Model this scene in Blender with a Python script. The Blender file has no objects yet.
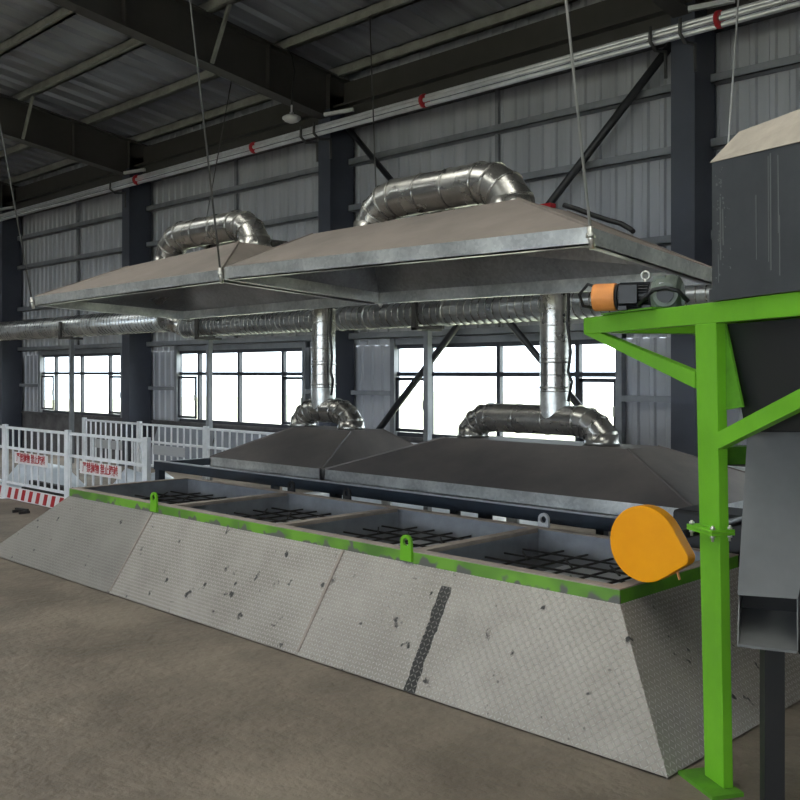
import bpy, bmesh, math, random
from mathutils import Vector, Matrix
random.seed(7)
C = bpy.context.scene.collection
ZC = 2.1                                   # eye height
R2 = math.sqrt(0.5)

def W(s, d, h):
    """s metres along the back wall (away from the camera), d metres towards it, h metres above eye height"""
    return Vector((-s, d, h + ZC))

# ------------------------------------------------------------------ materials
def new_mat(name):
    m = bpy.data.materials.new(name); m.use_nodes = True
    nt = m.node_tree
    return m, nt, nt.nodes['Principled BSDF']

def dull(m, v):
    m.node_tree.nodes['Principled BSDF'].inputs['Specular IOR Level'].default_value = v
    return m

def N(nt, t, **kw):
    n = nt.nodes.new(t)
    for k, v in kw.items(): setattr(n, k, v)
    return n

def mat(name, col, rough=0.6, metal=0.0, noise=0.0, nscale=4.0, col2=None, bump=0.0, bscale=30.0, stretch=None, lo=0.35, hi=0.65, detail=5):
    m, nt, b = new_mat(name); L = nt.links
    b.inputs['Roughness'].default_value = rough
    b.inputs['Metallic'].default_value = metal
    c1 = (*col, 1)
    b.inputs['Base Color'].default_value = c1
    tc = N(nt, 'ShaderNodeTexCoord')
    mp = N(nt, 'ShaderNodeMapping')
    L.new(tc.outputs['Object'], mp.inputs['Vector'])
    if stretch: mp.inputs['Scale'].default_value = stretch
    if noise > 0 or col2:
        c2 = (*(col2 or tuple(c * (1 - noise) for c in col)), 1)
        n = N(nt, 'ShaderNodeTexNoise'); n.inputs['Scale'].default_value = nscale; n.inputs['Detail'].default_value = detail
        n.inputs['Roughness'].default_value = 0.65
        L.new(mp.outputs['Vector'], n.inputs['Vector'])
        r = N(nt, 'ShaderNodeValToRGB')
        r.color_ramp.elements[0].position = lo; r.color_ramp.elements[0].color = c2
        r.color_ramp.elements[1].position = hi; r.color_ramp.elements[1].color = c1
        L.new(n.outputs['Fac'], r.inputs['Fac']); L.new(r.outputs['Color'], b.inputs['Base Color'])
    if bump > 0:
        n2 = N(nt, 'ShaderNodeTexNoise'); n2.inputs['Scale'].default_value = bscale; n2.inputs['Detail'].default_value = 3
        L.new(mp.outputs['Vector'], n2.inputs['Vector'])
        bp = N(nt, 'ShaderNodeBump'); bp.inputs['Strength'].default_value = bump; bp.inputs['Distance'].default_value = 0.02
        L.new(n2.outputs['Fac'], bp.inputs['Height']); L.new(bp.outputs['Normal'], b.inputs['Normal'])
    return m

def galv_mat(name, c1, c2, rough=0.38, metal=0.75, scale=38.0, bump=0.25, bscale=3.0, spiral=0.0):
    """galvanised sheet: crystalline spangle, soft dents, optional spiral lock seam (needs UVs in metres)"""
    m, nt, b = new_mat(name); L = nt.links
    b.inputs['Metallic'].default_value = metal
    tc = N(nt, 'ShaderNodeTexCoord')
    v = N(nt, 'ShaderNodeTexVoronoi'); v.inputs['Scale'].default_value = scale
    L.new(tc.outputs['Object'], v.inputs['Vector'])
    n = N(nt, 'ShaderNodeTexNoise'); n.inputs['Scale'].default_value = bscale; n.inputs['Detail'].default_value = 4
    L.new(tc.outputs['Object'], n.inputs['Vector'])
    sep = N(nt, 'ShaderNodeSeparateColor'); L.new(v.outputs['Color'], sep.inputs['Color'])
    ad = N(nt, 'ShaderNodeMath', operation='MULTIPLY_ADD'); ad.inputs[1].default_value = 0.16
    L.new(sep.outputs['Red'], ad.inputs[0]); L.new(n.outputs['Fac'], ad.inputs[2])
    r = N(nt, 'ShaderNodeValToRGB')
    r.color_ramp.elements[0].position = 0.38; r.color_ramp.elements[0].color = (*c2, 1)
    r.color_ramp.elements[1].position = 0.78; r.color_ramp.elements[1].color = (*c1, 1)
    L.new(ad.outputs[0], r.inputs['Fac']); L.new(r.outputs['Color'], b.inputs['Base Color'])
    ro = N(nt, 'ShaderNodeMath', operation='MULTIPLY_ADD'); ro.inputs[1].default_value = 0.22; ro.inputs[2].default_value = rough - 0.11
    L.new(n.outputs['Fac'], ro.inputs[0]); L.new(ro.outputs[0], b.inputs['Roughness'])
    bp = N(nt, 'ShaderNodeBump'); bp.inputs['Strength'].default_value = bump; bp.inputs['Distance'].default_value = 0.05
    L.new(n.outputs['Fac'], bp.inputs['Height'])
    last = bp
    if spiral > 0:
        sx = N(nt, 'ShaderNodeSeparateXYZ'); L.new(tc.outputs['UV'], sx.inputs['Vector'])
        a = N(nt, 'ShaderNodeMath', operation='DIVIDE'); a.inputs[1].default_value = spiral
        L.new(sx.outputs['X'], a.inputs[0])
        s2 = N(nt, 'ShaderNodeMath', operation='ADD'); L.new(a.outputs[0], s2.inputs[0]); L.new(sx.outputs['Y'], s2.inputs[1])
        fr = N(nt, 'ShaderNodeMath', operation='FRACT'); L.new(s2.outputs[0], fr.inputs[0])
        rp = N(nt, 'ShaderNodeValToRGB')
        e = rp.color_ramp.elements
        e[0].position = 0.0; e[0].color = (0, 0, 0, 1); e[1].position = 0.5; e[1].color = (1, 1, 1, 1)
        x = e.new(0.36); x.color = (0, 0, 0, 1); x = e.new(0.64); x.color = (0, 0, 0, 1)
        L.new(fr.outputs[0], rp.inputs['Fac'])
        b2 = N(nt, 'ShaderNodeBump'); b2.inputs['Strength'].default_value = 1.0; b2.inputs['Distance'].default_value = 0.03
        L.new(rp.outputs['Color'], b2.inputs['Height']); L.new(bp.outputs['Normal'], b2.inputs['Normal'])
        last = b2
    L.new(last.outputs['Normal'], b.inputs['Normal'])
    return m

def checker_mat(name, c_flat, c_worn, dirt, smear=False):
    """embossed tread plate, pattern laid out in UV metres"""
    m, nt, b = new_mat(name); L = nt.links
    b.inputs['Metallic'].default_value = 0.35
    tc = N(nt, 'ShaderNodeTexCoord')
    sx = N(nt, 'ShaderNodeSeparateXYZ'); L.new(tc.outputs['UV'], sx.inputs['Vector'])
    def M(op, a, bv=None, cv=None):
        n = N(nt, 'ShaderNodeMath', operation=op)
        for i, q in enumerate((a, bv, cv)):
            if q is None: continue
            if isinstance(q, (int, float)): n.inputs[i].default_value = q
            else: L.new(q, n.inputs[i])
        return n.outputs[0]
    cell = 0.031
    u = M('DIVIDE', sx.outputs['X'], cell); v = M('DIVIDE', sx.outputs['Y'], cell)
    par = M('FLOORED_MODULO', M('ADD', M('FLOOR', u), M('FLOOR', v)), 2.0)
    sgn = M('MULTIPLY_ADD', par, 2.0, -1.0)
    lu = M('MULTIPLY', M('SUBTRACT', M('FRACT', u), 0.5), sgn); lv = M('SUBTRACT', M('FRACT', v), 0.5)
    a = M('MULTIPLY', M('ADD', lu, lv), 0.7071); c = M('MULTIPLY', M('SUBTRACT', lu, lv), 0.7071)
    d2 = M('ADD', M('POWER', M('DIVIDE', M('ABSOLUTE', a), 0.52), 2.0), M('POWER', M('DIVIDE', M('ABSOLUTE', c), 0.17), 2.0))
    hgt = M('SUBTRACT', 1.0, M('MINIMUM', d2, 1.0))
    n = N(nt, 'ShaderNodeTexNoise'); n.inputs['Scale'].default_value = 1.6; n.inputs['Detail'].default_value = 6; n.inputs['Roughness'].default_value = 0.7
    L.new(tc.outputs['Object'], n.inputs['Vector'])
    n3 = N(nt, 'ShaderNodeTexNoise'); n3.inputs['Scale'].default_value = 9.0; n3.inputs['Detail'].default_value = 4
    L.new(tc.outputs['Object'], n3.inputs['Vector'])
    r = N(nt, 'ShaderNodeValToRGB')
    r.color_ramp.elements[0].position = 0.36; r.color_ramp.elements[0].color = (*dirt, 1)
    r.color_ramp.elements[1].position = 0.62; r.color_ramp.elements[1].color = (*c_flat, 1)
    L.new(n.outputs['Fac'], r.inputs['Fac'])
    mx = N(nt, 'ShaderNodeMix', data_type='RGBA')
    L.new(M('MULTIPLY', M('POWER', hgt, 0.6), 0.68), mx.inputs['Factor']); L.new(r.outputs['Color'], mx.inputs['A']); mx.inputs['B'].default_value = (*c_worn, 1)
    # scattered oil spots
    sp = N(nt, 'ShaderNodeMapRange'); sp.inputs['From Min'].default_value = 0.66; sp.inputs['From Max'].default_value = 0.71
    L.new(n3.outputs['Fac'], sp.inputs['Value'])
    spots = sp.outputs['Result']
    if smear:                                # a tar smear running down the plate, and a few blots
        cen = M('MULTIPLY_ADD', sx.outputs['Y'], -0.05, smear)
        band = M('COMPARE', M('MULTIPLY_ADD', n3.outputs['Fac'], 0.06, sx.outputs['X']), M('ADD', cen, 0.03), 0.048)
        low = M('LESS_THAN', sx.outputs['Y'], 0.74)
        spots = M('MAXIMUM', spots, M('MULTIPLY', M('MULTIPLY', band, low), M('MULTIPLY_ADD', hgt, -0.45, 0.97)))
    m2 = N(nt, 'ShaderNodeMix', data_type='RGBA')
    L.new(spots, m2.inputs['Factor']); L.new(mx.outputs['Result'], m2.inputs['A']); m2.inputs['B'].default_value = (0.025, 0.025, 0.025, 1)
    L.new(m2.outputs['Result'], b.inputs['Base Color'])
    L.new(M('MULTIPLY_ADD', n.outputs['Fac'], 0.25, 0.33), b.inputs['Roughness'])
    bp = N(nt, 'ShaderNodeBump'); bp.inputs['Strength'].default_value = 0.8; bp.inputs['Distance'].default_value = 0.009
    L.new(hgt, bp.inputs['Height']); L.new(bp.outputs['Normal'], b.inputs['Normal'])
    return m

def glass_mat():
    m = bpy.data.materials.new('window_glass'); m.use_nodes = True
    nt = m.node_tree; nt.nodes.clear(); L = nt.links
    o = N(nt, 'ShaderNodeOutputMaterial'); t = N(nt, 'ShaderNodeBsdfTransparent'); g = N(nt, 'ShaderNodeBsdfGlossy'); mx = N(nt, 'ShaderNodeMixShader')
    t.inputs['Color'].default_value = (0.95, 0.98, 0.97, 1); g.inputs['Roughness'].default_value = 0.02
    mx.inputs[0].default_value = 0.05; L.new(t.outputs[0], mx.inputs[1]); L.new(g.outputs[0], mx.inputs[2]); L.new(mx.outputs[0], o.inputs['Surface'])
    return m

M_ = {}
M_['galv'] = galv_mat('galvanised_sheet', (0.72, 0.73, 0.71), (0.42, 0.43, 0.43), rough=0.34, metal=0.7)
M_['galv_shaded'] = galv_mat('galvanised_underside_shaded', (0.50, 0.52, 0.56), (0.30, 0.31, 0.34), rough=0.33, metal=0.8, bump=0.3, bscale=1.6)  # darker, bluer copy of the sheet: shade under the hoods put into the colour
M_['duct'] = galv_mat('duct_sheet', (0.47, 0.455, 0.425), (0.33, 0.32, 0.305), rough=0.27, metal=0.9, bump=0.03, bscale=4)
M_['spiral'] = galv_mat('spiral_duct_sheet', (0.58, 0.60, 0.62), (0.36, 0.38, 0.40), rough=0.32, metal=0.85, bump=0.03, bscale=4)
M_['dusty'] = mat('dust_covered_sheet', (0.27, 0.225, 0.195), 0.8, 0.0, nscale=1.4, col2=(0.20, 0.17, 0.15), bump=0.08, bscale=4)
M_['dusty_shaded'] = mat('shaded_dusty_sheet', (0.20, 0.175, 0.16), 0.62, 0.15, nscale=1.2, col2=(0.14, 0.125, 0.118), bump=0.08, bscale=3)  # dusty sheet darkened: the upper hoods' shadow is put into the colour
M_['green'] = mat('green_paint', (0.155, 0.44, 0.022), 0.4, nscale=2, col2=(0.125, 0.36, 0.018), bump=0.05, bscale=20)
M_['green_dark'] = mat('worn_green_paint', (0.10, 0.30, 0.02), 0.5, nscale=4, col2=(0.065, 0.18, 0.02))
M_['orange'] = mat('orange_paint', (0.88, 0.36, 0.004), 0.4, nscale=2, col2=(0.80, 0.31, 0.004), bump=0.03, bscale=8)
M_['orange_faded'] = mat('faded_orange_paint', (0.80, 0.30, 0.07), 0.55, nscale=5, col2=(0.65, 0.24, 0.07))
M_['column'] = mat('slate_painted_steel', (0.056, 0.062, 0.083), 0.45, nscale=1.5, col2=(0.044, 0.049, 0.066))
M_['girder'] = mat('dark_painted_steel', (0.058, 0.055, 0.052), 0.5, nscale=1.5, col2=(0.045, 0.043, 0.041))
M_['purlin'] = mat('purlin_steel', (0.34, 0.34, 0.31), 0.45, 0.3, nscale=3, col2=(0.22, 0.22, 0.20))
M_['girt'] = mat('girt_steel', (0.27, 0.28, 0.30), 0.5, 0.3, nscale=2, col2=(0.19, 0.20, 0.215))
M_['roof'] = mat('roof_sheet', (0.34, 0.355, 0.40), 0.34, 0.4, nscale=0.8, col2=(0.25, 0.26, 0.295), stretch=(3, 0.25, 1))
M_['wall'] = mat('grey_wall_sheet', (0.42, 0.43, 0.46), 0.5, 0.1, nscale=0.7, col2=(0.34, 0.35, 0.375), stretch=(3, 1, 0.3))
M_['plinth'] = mat('dull_plinth_render', (0.13, 0.125, 0.13), 0.85, nscale=2.5, col2=(0.07, 0.066, 0.07))
M_['floor'] = mat('dirty_concrete', (0.215, 0.178, 0.142), 0.6, nscale=1.1, col2=(0.115, 0.093, 0.073), bump=0.8, bscale=14, lo=0.38, hi=0.64, detail=10)
M_['winframe'] = mat('dark_aluminium_frame', (0.035, 0.038, 0.05), 0.45)
M_['white'] = mat('white_powder_coat', (0.74, 0.76, 0.79), 0.45, nscale=5, col2=(0.60, 0.62, 0.65))
M_['signwhite'] = mat('sign_white', (0.66, 0.65, 0.65), 0.5)
M_['signgrey'] = mat('sign_back_grey', (0.40, 0.41, 0.43), 0.5)
M_['red'] = mat('red_paint', (0.36, 0.015, 0.02), 0.5)
M_['redbright'] = mat('bright_red_tape', (0.45, 0.012, 0.02), 0.45)
M_['pipe'] = mat('bright_conduit', (0.74, 0.75, 0.76), 0.32, 0.5, nscale=3, col2=(0.55, 0.56, 0.57))
M_['rope'] = mat('steel_hanger_rod', (0.10, 0.10, 0.098), 0.5, 0.3)
M_['rope_pale'] = mat('galvanised_hanger_rod', (0.42, 0.42, 0.41), 0.45, 0.3)
M_['rail'] = mat('dark_blue_frame_paint', (0.020, 0.030, 0.045), 0.4, nscale=4, col2=(0.014, 0.02, 0.03))
M_['pit'] = mat('blue_grey_pit_steel', (0.32, 0.34, 0.38), 0.45, 0.2, nscale=2.5, col2=(0.22, 0.235, 0.26), bump=0.06, bscale=6)
M_['rimtop'] = mat('dusty_rim_edge', (0.33, 0.28, 0.24), 0.8, nscale=5, col2=(0.24, 0.205, 0.18))
M_['grate'] = mat('black_bar_steel', (0.018, 0.017, 0.017), 0.6)
M_['void'] = mat('pit_void_black', (0.012, 0.012, 0.012), 0.7)
M_['pan'] = mat('pale_pan_steel', (0.50, 0.51, 0.53), 0.5, 0.2, nscale=3, col2=(0.38, 0.39, 0.41))
M_['hopper'] = mat('charcoal_hopper_paint', (0.048, 0.052, 0.058), 0.42, nscale=3.0, col2=(0.036, 0.039, 0.044), bump=0.03, bscale=6)
M_['black'] = mat('black_steel', (0.011, 0.011, 0.012), 0.5)
M_['lid'] = mat('dust_on_lid', (0.45, 0.39, 0.32), 0.85, nscale=4, col2=(0.33, 0.29, 0.24))
M_['chute'] = mat('grey_chute_steel', (0.21, 0.214, 0.215), 0.42, 0.3, nscale=1.5, col2=(0.16, 0.163, 0.165))
M_['gear'] = mat('grey_green_casting', (0.155, 0.185, 0.15), 0.5, nscale=7, col2=(0.09, 0.11, 0.09))
M_['motor'] = mat('black_motor_casting', (0.016, 0.017, 0.02), 0.42)
M_['rubber'] = mat('black_cable_rubber', (0.010, 0.010, 0.011), 0.5)
M_['steel'] = mat('bright_bolt_steel', (0.55, 0.54, 0.50), 0.35, 0.7)
M_['lamp'] = mat('lamp_glass', (0.62, 0.62, 0.62), 0.3)
M_['sheet'] = mat('pale_blue_plastic_sheet', (0.52, 0.57, 0.64), 0.35, nscale=3, col2=(0.40, 0.45, 0.52), bump=0.4, bscale=5)
M_['board'] = mat('window_lit_grey', (0.24, 0.26, 0.30), 0.6, nscale=1.5, col2=(0.18, 0.20, 0.24))  # tone of window light reflected on the plinth
M_['ground'] = mat('pale_outdoor_ground', (0.50, 0.52, 0.42), 0.9, nscale=0.3, col2=(0.40, 0.44, 0.32))
M_['brace'] = mat('black_brace_tube', (0.022, 0.023, 0.026), 0.45)
M_['plate'] = checker_mat('tread_plate', (0.35, 0.322, 0.29), (0.54, 0.515, 0.475), (0.25, 0.225, 0.20))
M_['plate_smear'] = checker_mat('tread_plate_smeared', (0.37, 0.342, 0.308), (0.56, 0.535, 0.495), (0.28, 0.255, 0.228), smear=1.16)
M_['plate_shaded'] = checker_mat('tread_plate_shaded', (0.25, 0.23, 0.208), (0.34, 0.325, 0.30), (0.19, 0.174, 0.158))  # darker tread plate copy, weaker light at that end painted in
M_['glass'] = glass_mat()
for k_, v_ in (('orange', .15), ('green', .3), ('green_dark', .2)): dull(M_[k_], v_)

def rim_green():
    m, nt, b = new_mat('patchy_green_rim_paint'); L = nt.links
    tc = N(nt, 'ShaderNodeTexCoord'); g = N(nt, 'ShaderNodeSeparateXYZ'); L.new(tc.outputs['Object'], g.inputs[0])
    n = N(nt, 'ShaderNodeTexNoise'); n.inputs['Scale'].default_value = 6.5; n.inputs['Detail'].default_value = 2
    L.new(tc.outputs['Object'], n.inputs['Vector'])
    a = N(nt, 'ShaderNodeMath', operation='MULTIPLY_ADD'); a.inputs[1].default_value = -0.34
    L.new(n.outputs['Fac'], a.inputs[0]); L.new(g.outputs['Z'], a.inputs[2])
    r = N(nt, 'ShaderNodeMapRange'); r.inputs['From Min'].default_value = 0.552; r.inputs['From Max'].default_value = 0.575
    L.new(a.outputs[0], r.inputs['Value'])
    n2 = N(nt, 'ShaderNodeTexNoise'); n2.inputs['Scale'].default_value = 2.4; L.new(tc.outputs['Object'], n2.inputs['Vector'])
    rr = N(nt, 'ShaderNodeValToRGB'); rr.color_ramp.elements[0].position = 0.38; rr.color_ramp.elements[0].color = (0.065, 0.16, 0.02, 1)
    rr.color_ramp.elements[1].position = 0.58; rr.color_ramp.elements[1].color = (0.135, 0.325, 0.025, 1); L.new(n2.outputs['Fac'], rr.inputs['Fac'])
    mx = N(nt, 'ShaderNodeMix', data_type='RGBA'); mx.inputs['A'].default_value = (0.10, 0.10, 0.09, 1)
    L.new(r.outputs['Result'], mx.inputs['Factor']); L.new(rr.outputs['Color'], mx.inputs['B']); L.new(mx.outputs['Result'], b.inputs['Base Color'])
    b.inputs['Roughness'].default_value = 0.55
    return m
M_['rimgreen'] = rim_green()

# ------------------------------------------------------------------ mesh helpers
class MB:
    def __init__(self): self.bm = bmesh.new(); self.uv = self.bm.loops.layers.uv.new('UVMap')
    def face(self, pts, mi=0, smooth=False, uvs=None):
        vs = [self.bm.verts.new(p) for p in pts]
        f = self.bm.faces.new(vs); f.material_index = mi; f.smooth = smooth
        if uvs:
            for l, c in zip(f.loops, uvs): l[self.uv].uv = c
        return f
    def hexa(self, p, mi=0):
        """p: 8 corners, bottom ring 0-3 and top ring 4-7"""
        vs = [self.bm.verts.new(q) for q in p]
        for idx in ((3, 2, 1, 0), (4, 5, 6, 7), (0, 1, 5, 4), (1, 2, 6, 5), (2, 3, 7, 6), (3, 0, 4, 7)):
            f = self.bm.faces.new([vs[i] for i in idx]); f.material_index = mi
        return self
    def box(self, lo, hi, mi=0):
        x0, y0, z0 = lo; x1, y1, z1 = hi
        x0, x1 = min(x0, x1), max(x0, x1); y0, y1 = min(y0, y1), max(y0, y1); z0, z1 = min(z0, z1), max(z0, z1)
        return self.hexa([Vector(q) for q in ((x0, y0, z0), (x1, y0, z0), (x1, y1, z0), (x0, y1, z0), (x0, y0, z1), (x1, y0, z1), (x1, y1, z1), (x0, y1, z1))], mi)
    def bar(self, p, q, w, h, up=(0, 0, 1), mi=0):
        p, q = Vector(p), Vector(q); a = (q - p).normalized(); up = Vector(up)
        if abs(a.dot(up)) > 0.98: up = Vector((0, 1, 0))
        sd = a.cross(up).normalized(); u = sd.cross(a).normalized()
        o = lambda c, i, j: c + sd * (w / 2 * i) + u * (h / 2 * j)
        return self.hexa([o(p, -1, -1), o(p, 1, -1), o(q, 1, -1), o(q, -1, -1), o(p, -1, 1), o(p, 1, 1), o(q, 1, 1), o(q, -1, 1)], mi)
    def tube(self, pts, r, n=12, cap=True, mi=0, smooth=True, split=False):
        pts = [Vector(p) for p in pts]; rs = r if isinstance(r, (list, tuple)) else [r] * len(pts)
        t0 = (pts[1] - pts[0]).normalized()
        ref = Vector((0, 0, 1)) if abs(t0.z) < 0.9 else Vector((0, 1, 0))
        nrm = (ref - t0 * ref.dot(t0)).normalized()
        rings = []; ln = 0.0; lens = []
        for i, p in enumerate(pts):
            if i == 0: t = t0; tin = t0
            elif i == len(pts) - 1: t = (p - pts[i - 1]).normalized(); tin = t
            else:
                a = (p - pts[i - 1]).normalized(); b = (pts[i + 1] - p).normalized(); t = (a + b).normalized(); tin = a
            if i: ln += (p - pts[i - 1]).length
            lens.append(ln)
            nrm = (nrm - t * nrm.dot(t)).normalized(); bn = t.cross(nrm)
            k = 1.0 / max(0.5, t.dot(tin))
            ring = []
            bend = None
            if 0 < i < len(pts) - 1:
                bend = (pts[i + 1] - p).normalized() - tin
                bend = bend - t * bend.dot(t)
                bend = bend.normalized() if bend.length > 1e-5 else None
            for j in range(n):
                a = 2 * math.pi * j / n
                off = (nrm * math.cos(a) + bn * math.sin(a)) * rs[i]
                if bend is not None: off = off + bend * off.dot(bend) * (k - 1)
                ring.append(self.bm.verts.new(p + off))
            rings.append(ring)
        first = rings[0]
        for i in range(len(rings) - 1):
            if split and i: rings[i] = [self.bm.verts.new(v.co) for v in rings[i]]
            for j in range(n):
                f = self.bm.faces.new((rings[i][j], rings[i][(j + 1) % n], rings[i + 1][(j + 1) % n], rings[i + 1][j]))
                f.smooth = smooth; f.material_index = mi
                for l, c in zip(f.loops, ((lens[i], j / n), (lens[i], (j + 1) / n), (lens[i + 1], (j + 1) / n), (lens[i + 1], j / n))): l[self.uv].uv = c
        if cap:
            r0 = [self.bm.verts.new(v.co) for v in first] if split else first
            f = self.bm.faces.new(list(reversed(r0))); f.material_index = mi
            r1 = [self.bm.verts.new(v.co) for v in rings[-1]] if split else rings[-1]
            f = self.bm.faces.new(r1); f.material_index = mi
        return self
    def prism(self, ring, off, mi=0, smooth_side=False):
        off = Vector(off); a = [self.bm.verts.new(Vector(p)) for p in ring]; b = [self.bm.verts.new(Vector(p) + off) for p in ring]
        n = len(a)
        self.bm.faces.new(list(reversed(a))).material_index = mi; self.bm.faces.new(b).material_index = mi
        for i in range(n):
            f = self.bm.faces.new((a[i], a[(i + 1) % n], b[(i + 1) % n], b[i])); f.material_index = mi; f.smooth = smooth_side
        return self
    def build(self, name, m, parent=None, bevel=0.0, fix=True, solid=0.0):
        bm = self.bm
        if solid: pass
        elif fix: bmesh.ops.recalc_face_normals(bm, faces=bm.faces)
        me = bpy.data.meshes.new(name); bm.to_mesh(me); bm.free()
        o = bpy.data.objects.new(name, me); C.objects.link(o)
        for q in (m if isinstance(m, (list, tuple)) else [m]): me.materials.append(q)
        if parent is not None:
            o.parent = parent
            o.matrix_parent_inverse = Matrix.Translation(-Vector(parent.location))
        if solid:
            md = o.modifiers.new('sheet', 'SOLIDIFY'); md.thickness = solid; md.offset = -1; md.material_offset = 1 if len(me.materials) > 1 else 0
        if bevel:
            md = o.modifiers.new('edge', 'BEVEL'); md.width = bevel; md.segments = 2; md.limit_method = 'ANGLE'; md.angle_limit = math.radians(40)
        return o

def tag(o, label, cat, group=None, kind=None):
    o['label'] = label; o['category'] = cat
    if group: o['group'] = group
    if kind: o['kind'] = kind
    return o

def thing(name, loc, label, cat, group=None, kind=None):
    o = bpy.data.objects.new(name, None); C.objects.link(o); o.location = Vector(loc); o.empty_display_size = 0.1
    return tag(o, label, cat, group, kind)

def copy_tree(o, delta, parent=None):
    """copy a thing with its parts and sub-parts, moved by delta"""
    c = o.copy(); C.objects.link(c)
    if parent is None: c.location = Vector(o.location) + Vector(delta)
    else: c.parent = parent
    for ch in [x for x in bpy.data.objects if x.parent is o]: copy_tree(ch, delta, c)
    return c

# ------------------------------------------------------------------ the hall
WALL_D = 11.5
COLS = [-0.88, 5.92, 12.72, 19.55, 26.4, 33.2]
def roof_h(d): return 5.35 + 0.15 * (9.9 - d)       # purlin seat above eye height
SMIN, SMAX = -9.0, 34.0
RIDGE_D = -4.0

b = MB(); b.box((-SMAX, -16, -0.2), (-SMIN, WALL_D + 0.1, 0.0)); tag(b.build('floor', M_['floor']), 'dusty brown concrete floor of the industrial hall', 'floor', kind='structure')
b = MB(); b.box((-80, WALL_D + 0.3, -0.5), (60, 90, -0.3)); b.box((-80, -80, -0.5), (60, -16.1, -0.3))
tag(b.build('outside_ground', M_['ground']), 'pale overexposed ground outside the windows', 'ground', kind='structure')

# corrugated roof
def corrugated(b, x0, x1, pitch, depth, point, smooth=False):
    """rows of trapezoid ribs between x0 and x1; point(x, offset, end) gives the two ends of each line"""
    xs = []; x = x0
    while x < x1:
        for fx, off in ((0.0, 0), (0.55, 0), (0.65, depth), (0.90, depth)):
            xx = x + fx * pitch
            if xx < x1: xs.append((xx, off))
        x += pitch
    xs.append((x1, 0))
    prev = None
    for xx, off in xs:
        a = b.bm.verts.new(point(xx, off, 0)); c = b.bm.verts.new(point(xx, off, 1))
        if prev: b.bm.faces.new((prev[0], a, c, prev[1]))
        prev = (a, c)
b = MB()
SKY0, SKY1 = 4.9, -3.4                                   # roof lights, added to brighten the hall, lie between these two lines
ADDED_SKYS = [((COLS[i] + COLS[i + 1]) / 2 - 1.1, (COLS[i] + COLS[i + 1]) / 2 + 1.1) for i in range(len(COLS) - 1)] + [(-5.4, -3.2)]
def rz(y, o=0): return (roof_h(y) if y > RIDGE_D else roof_h(RIDGE_D) - 0.15 * (RIDGE_D - y)) + ZC + 0.20 + o
def roof_piece(x0, x1, y0, y1): corrugated(b, x0, x1, 0.56, 0.06, lambda x, o, e: Vector((x, y0 if e == 0 else y1, rz(y0 if e == 0 else y1, o))))
roof_piece(-SMAX, -SMIN, WALL_D + 0.35, SKY0)
roof_piece(-SMAX, -SMIN, SKY1, RIDGE_D)
xs_ = [-SMAX] + [x for q in sorted((-s1, -s0) for s0, s1 in ADDED_SKYS) for x in q] + [-SMIN]
for i in range(0, len(xs_), 2): roof_piece(xs_[i], xs_[i + 1], SKY0, SKY1)
roof_piece(-SMAX, -SMIN, RIDGE_D, -16.2)
tag(b.build('ceiling', M_['roof'], fix=False), 'dark ribbed metal roof sheeting above the purlins', 'roof', kind='structure')
for k, (s0, s1) in enumerate(ADDED_SKYS):
    b = MB(); b.hexa([Vector((x, y, rz(y, o))) for o in (-0.01, 0.0) for x, y in ((-s1, SKY0), (-s0, SKY0), (-s0, SKY1), (-s1, SKY1))])
    tag(b.build('window_%d' % (6 + k), M_['glass']), 'added clear roof light strip brightening the hall, overhead and out of the picture', 'roof light', 'added roof lights above the hall', 'structure')

# windows: (s from, s to)
WINS = [(7.15 - 6.75 * 1, 11.55 - 6.75 * 1), (7.15, 11.55), (13.9, 18.3), (20.65, 25.05), (27.4, 31.8)]
SILL, HEAD = -1.13, 0.46
b = MB()
def wall_strip(s0, s1, h0, h1):
    corrugated(b, -s1, -s0, 0.25, -0.03, lambda x, o, e: Vector((x, WALL_D + o, (h0 if e == 0 else h1) + ZC)))
edges = [SMIN] + [v for w in WINS for v in w] + [SMAX]
for i in range(0, len(edges), 2): wall_strip(edges[i], edges[i + 1], SILL, HEAD)
wall_strip(SMIN, SMAX, HEAD, roof_h(WALL_D) + 0.2)
tag(b.build('wall_back', M_['wall'], fix=False), 'grey corrugated metal wall with the window row', 'wall', kind='structure')
b = MB(); b.box((-SMAX, WALL_D - 0.06, 0), (-SMIN, WALL_D + 0.12, SILL + ZC)); b.box((-SMAX, WALL_D - 0.12, SILL + ZC), (-SMIN, WALL_D + 0.14, SILL + ZC + 0.05))
tag(b.build('baseboard_back', M_['plinth']), 'dull masonry plinth and ledge below the windows', 'plinth', kind='structure')
def gable(name, x, x2, label, y0=-16.0):
    b = MB(); yy = WALL_D + 0.1
    zt = lambda y: (roof_h(y) if y > RIDGE_D else roof_h(RIDGE_D) - 0.15 * (RIDGE_D - y)) + ZC + 0.2
    pts = [(y0, 0), (yy, 0), (yy, zt(yy)), (RIDGE_D, zt(RIDGE_D)), (y0, zt(y0))]
    b.prism([(x, y, z) for y, z in pts], (x2 - x, 0, 0)); tag(b.build(name, M_['wall']), label, 'wall', kind='structure')
gable('wall_left', -SMAX, -SMAX - 0.1, 'grey end wall of the hall beyond the last column')
gable('wall_right', -SMIN, -SMIN + 0.1, 'grey end wall of the hall behind the hopper machine')
b = MB(); zt = roof_h(RIDGE_D) - 0.15 * 12 + ZC
b.box((-SMAX, -16.1, 4.6), (-SMIN, -16.0, zt + 0.2)); b.box((-SMAX, -16.1, 0), (-15, -16.0, 4.6))  # gate opening added to let more daylight into the hall
tag(b.build('wall_front', M_['wall']), 'unseen wall with a big open gate added for daylight behind the viewer', 'wall', kind='structure')

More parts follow.
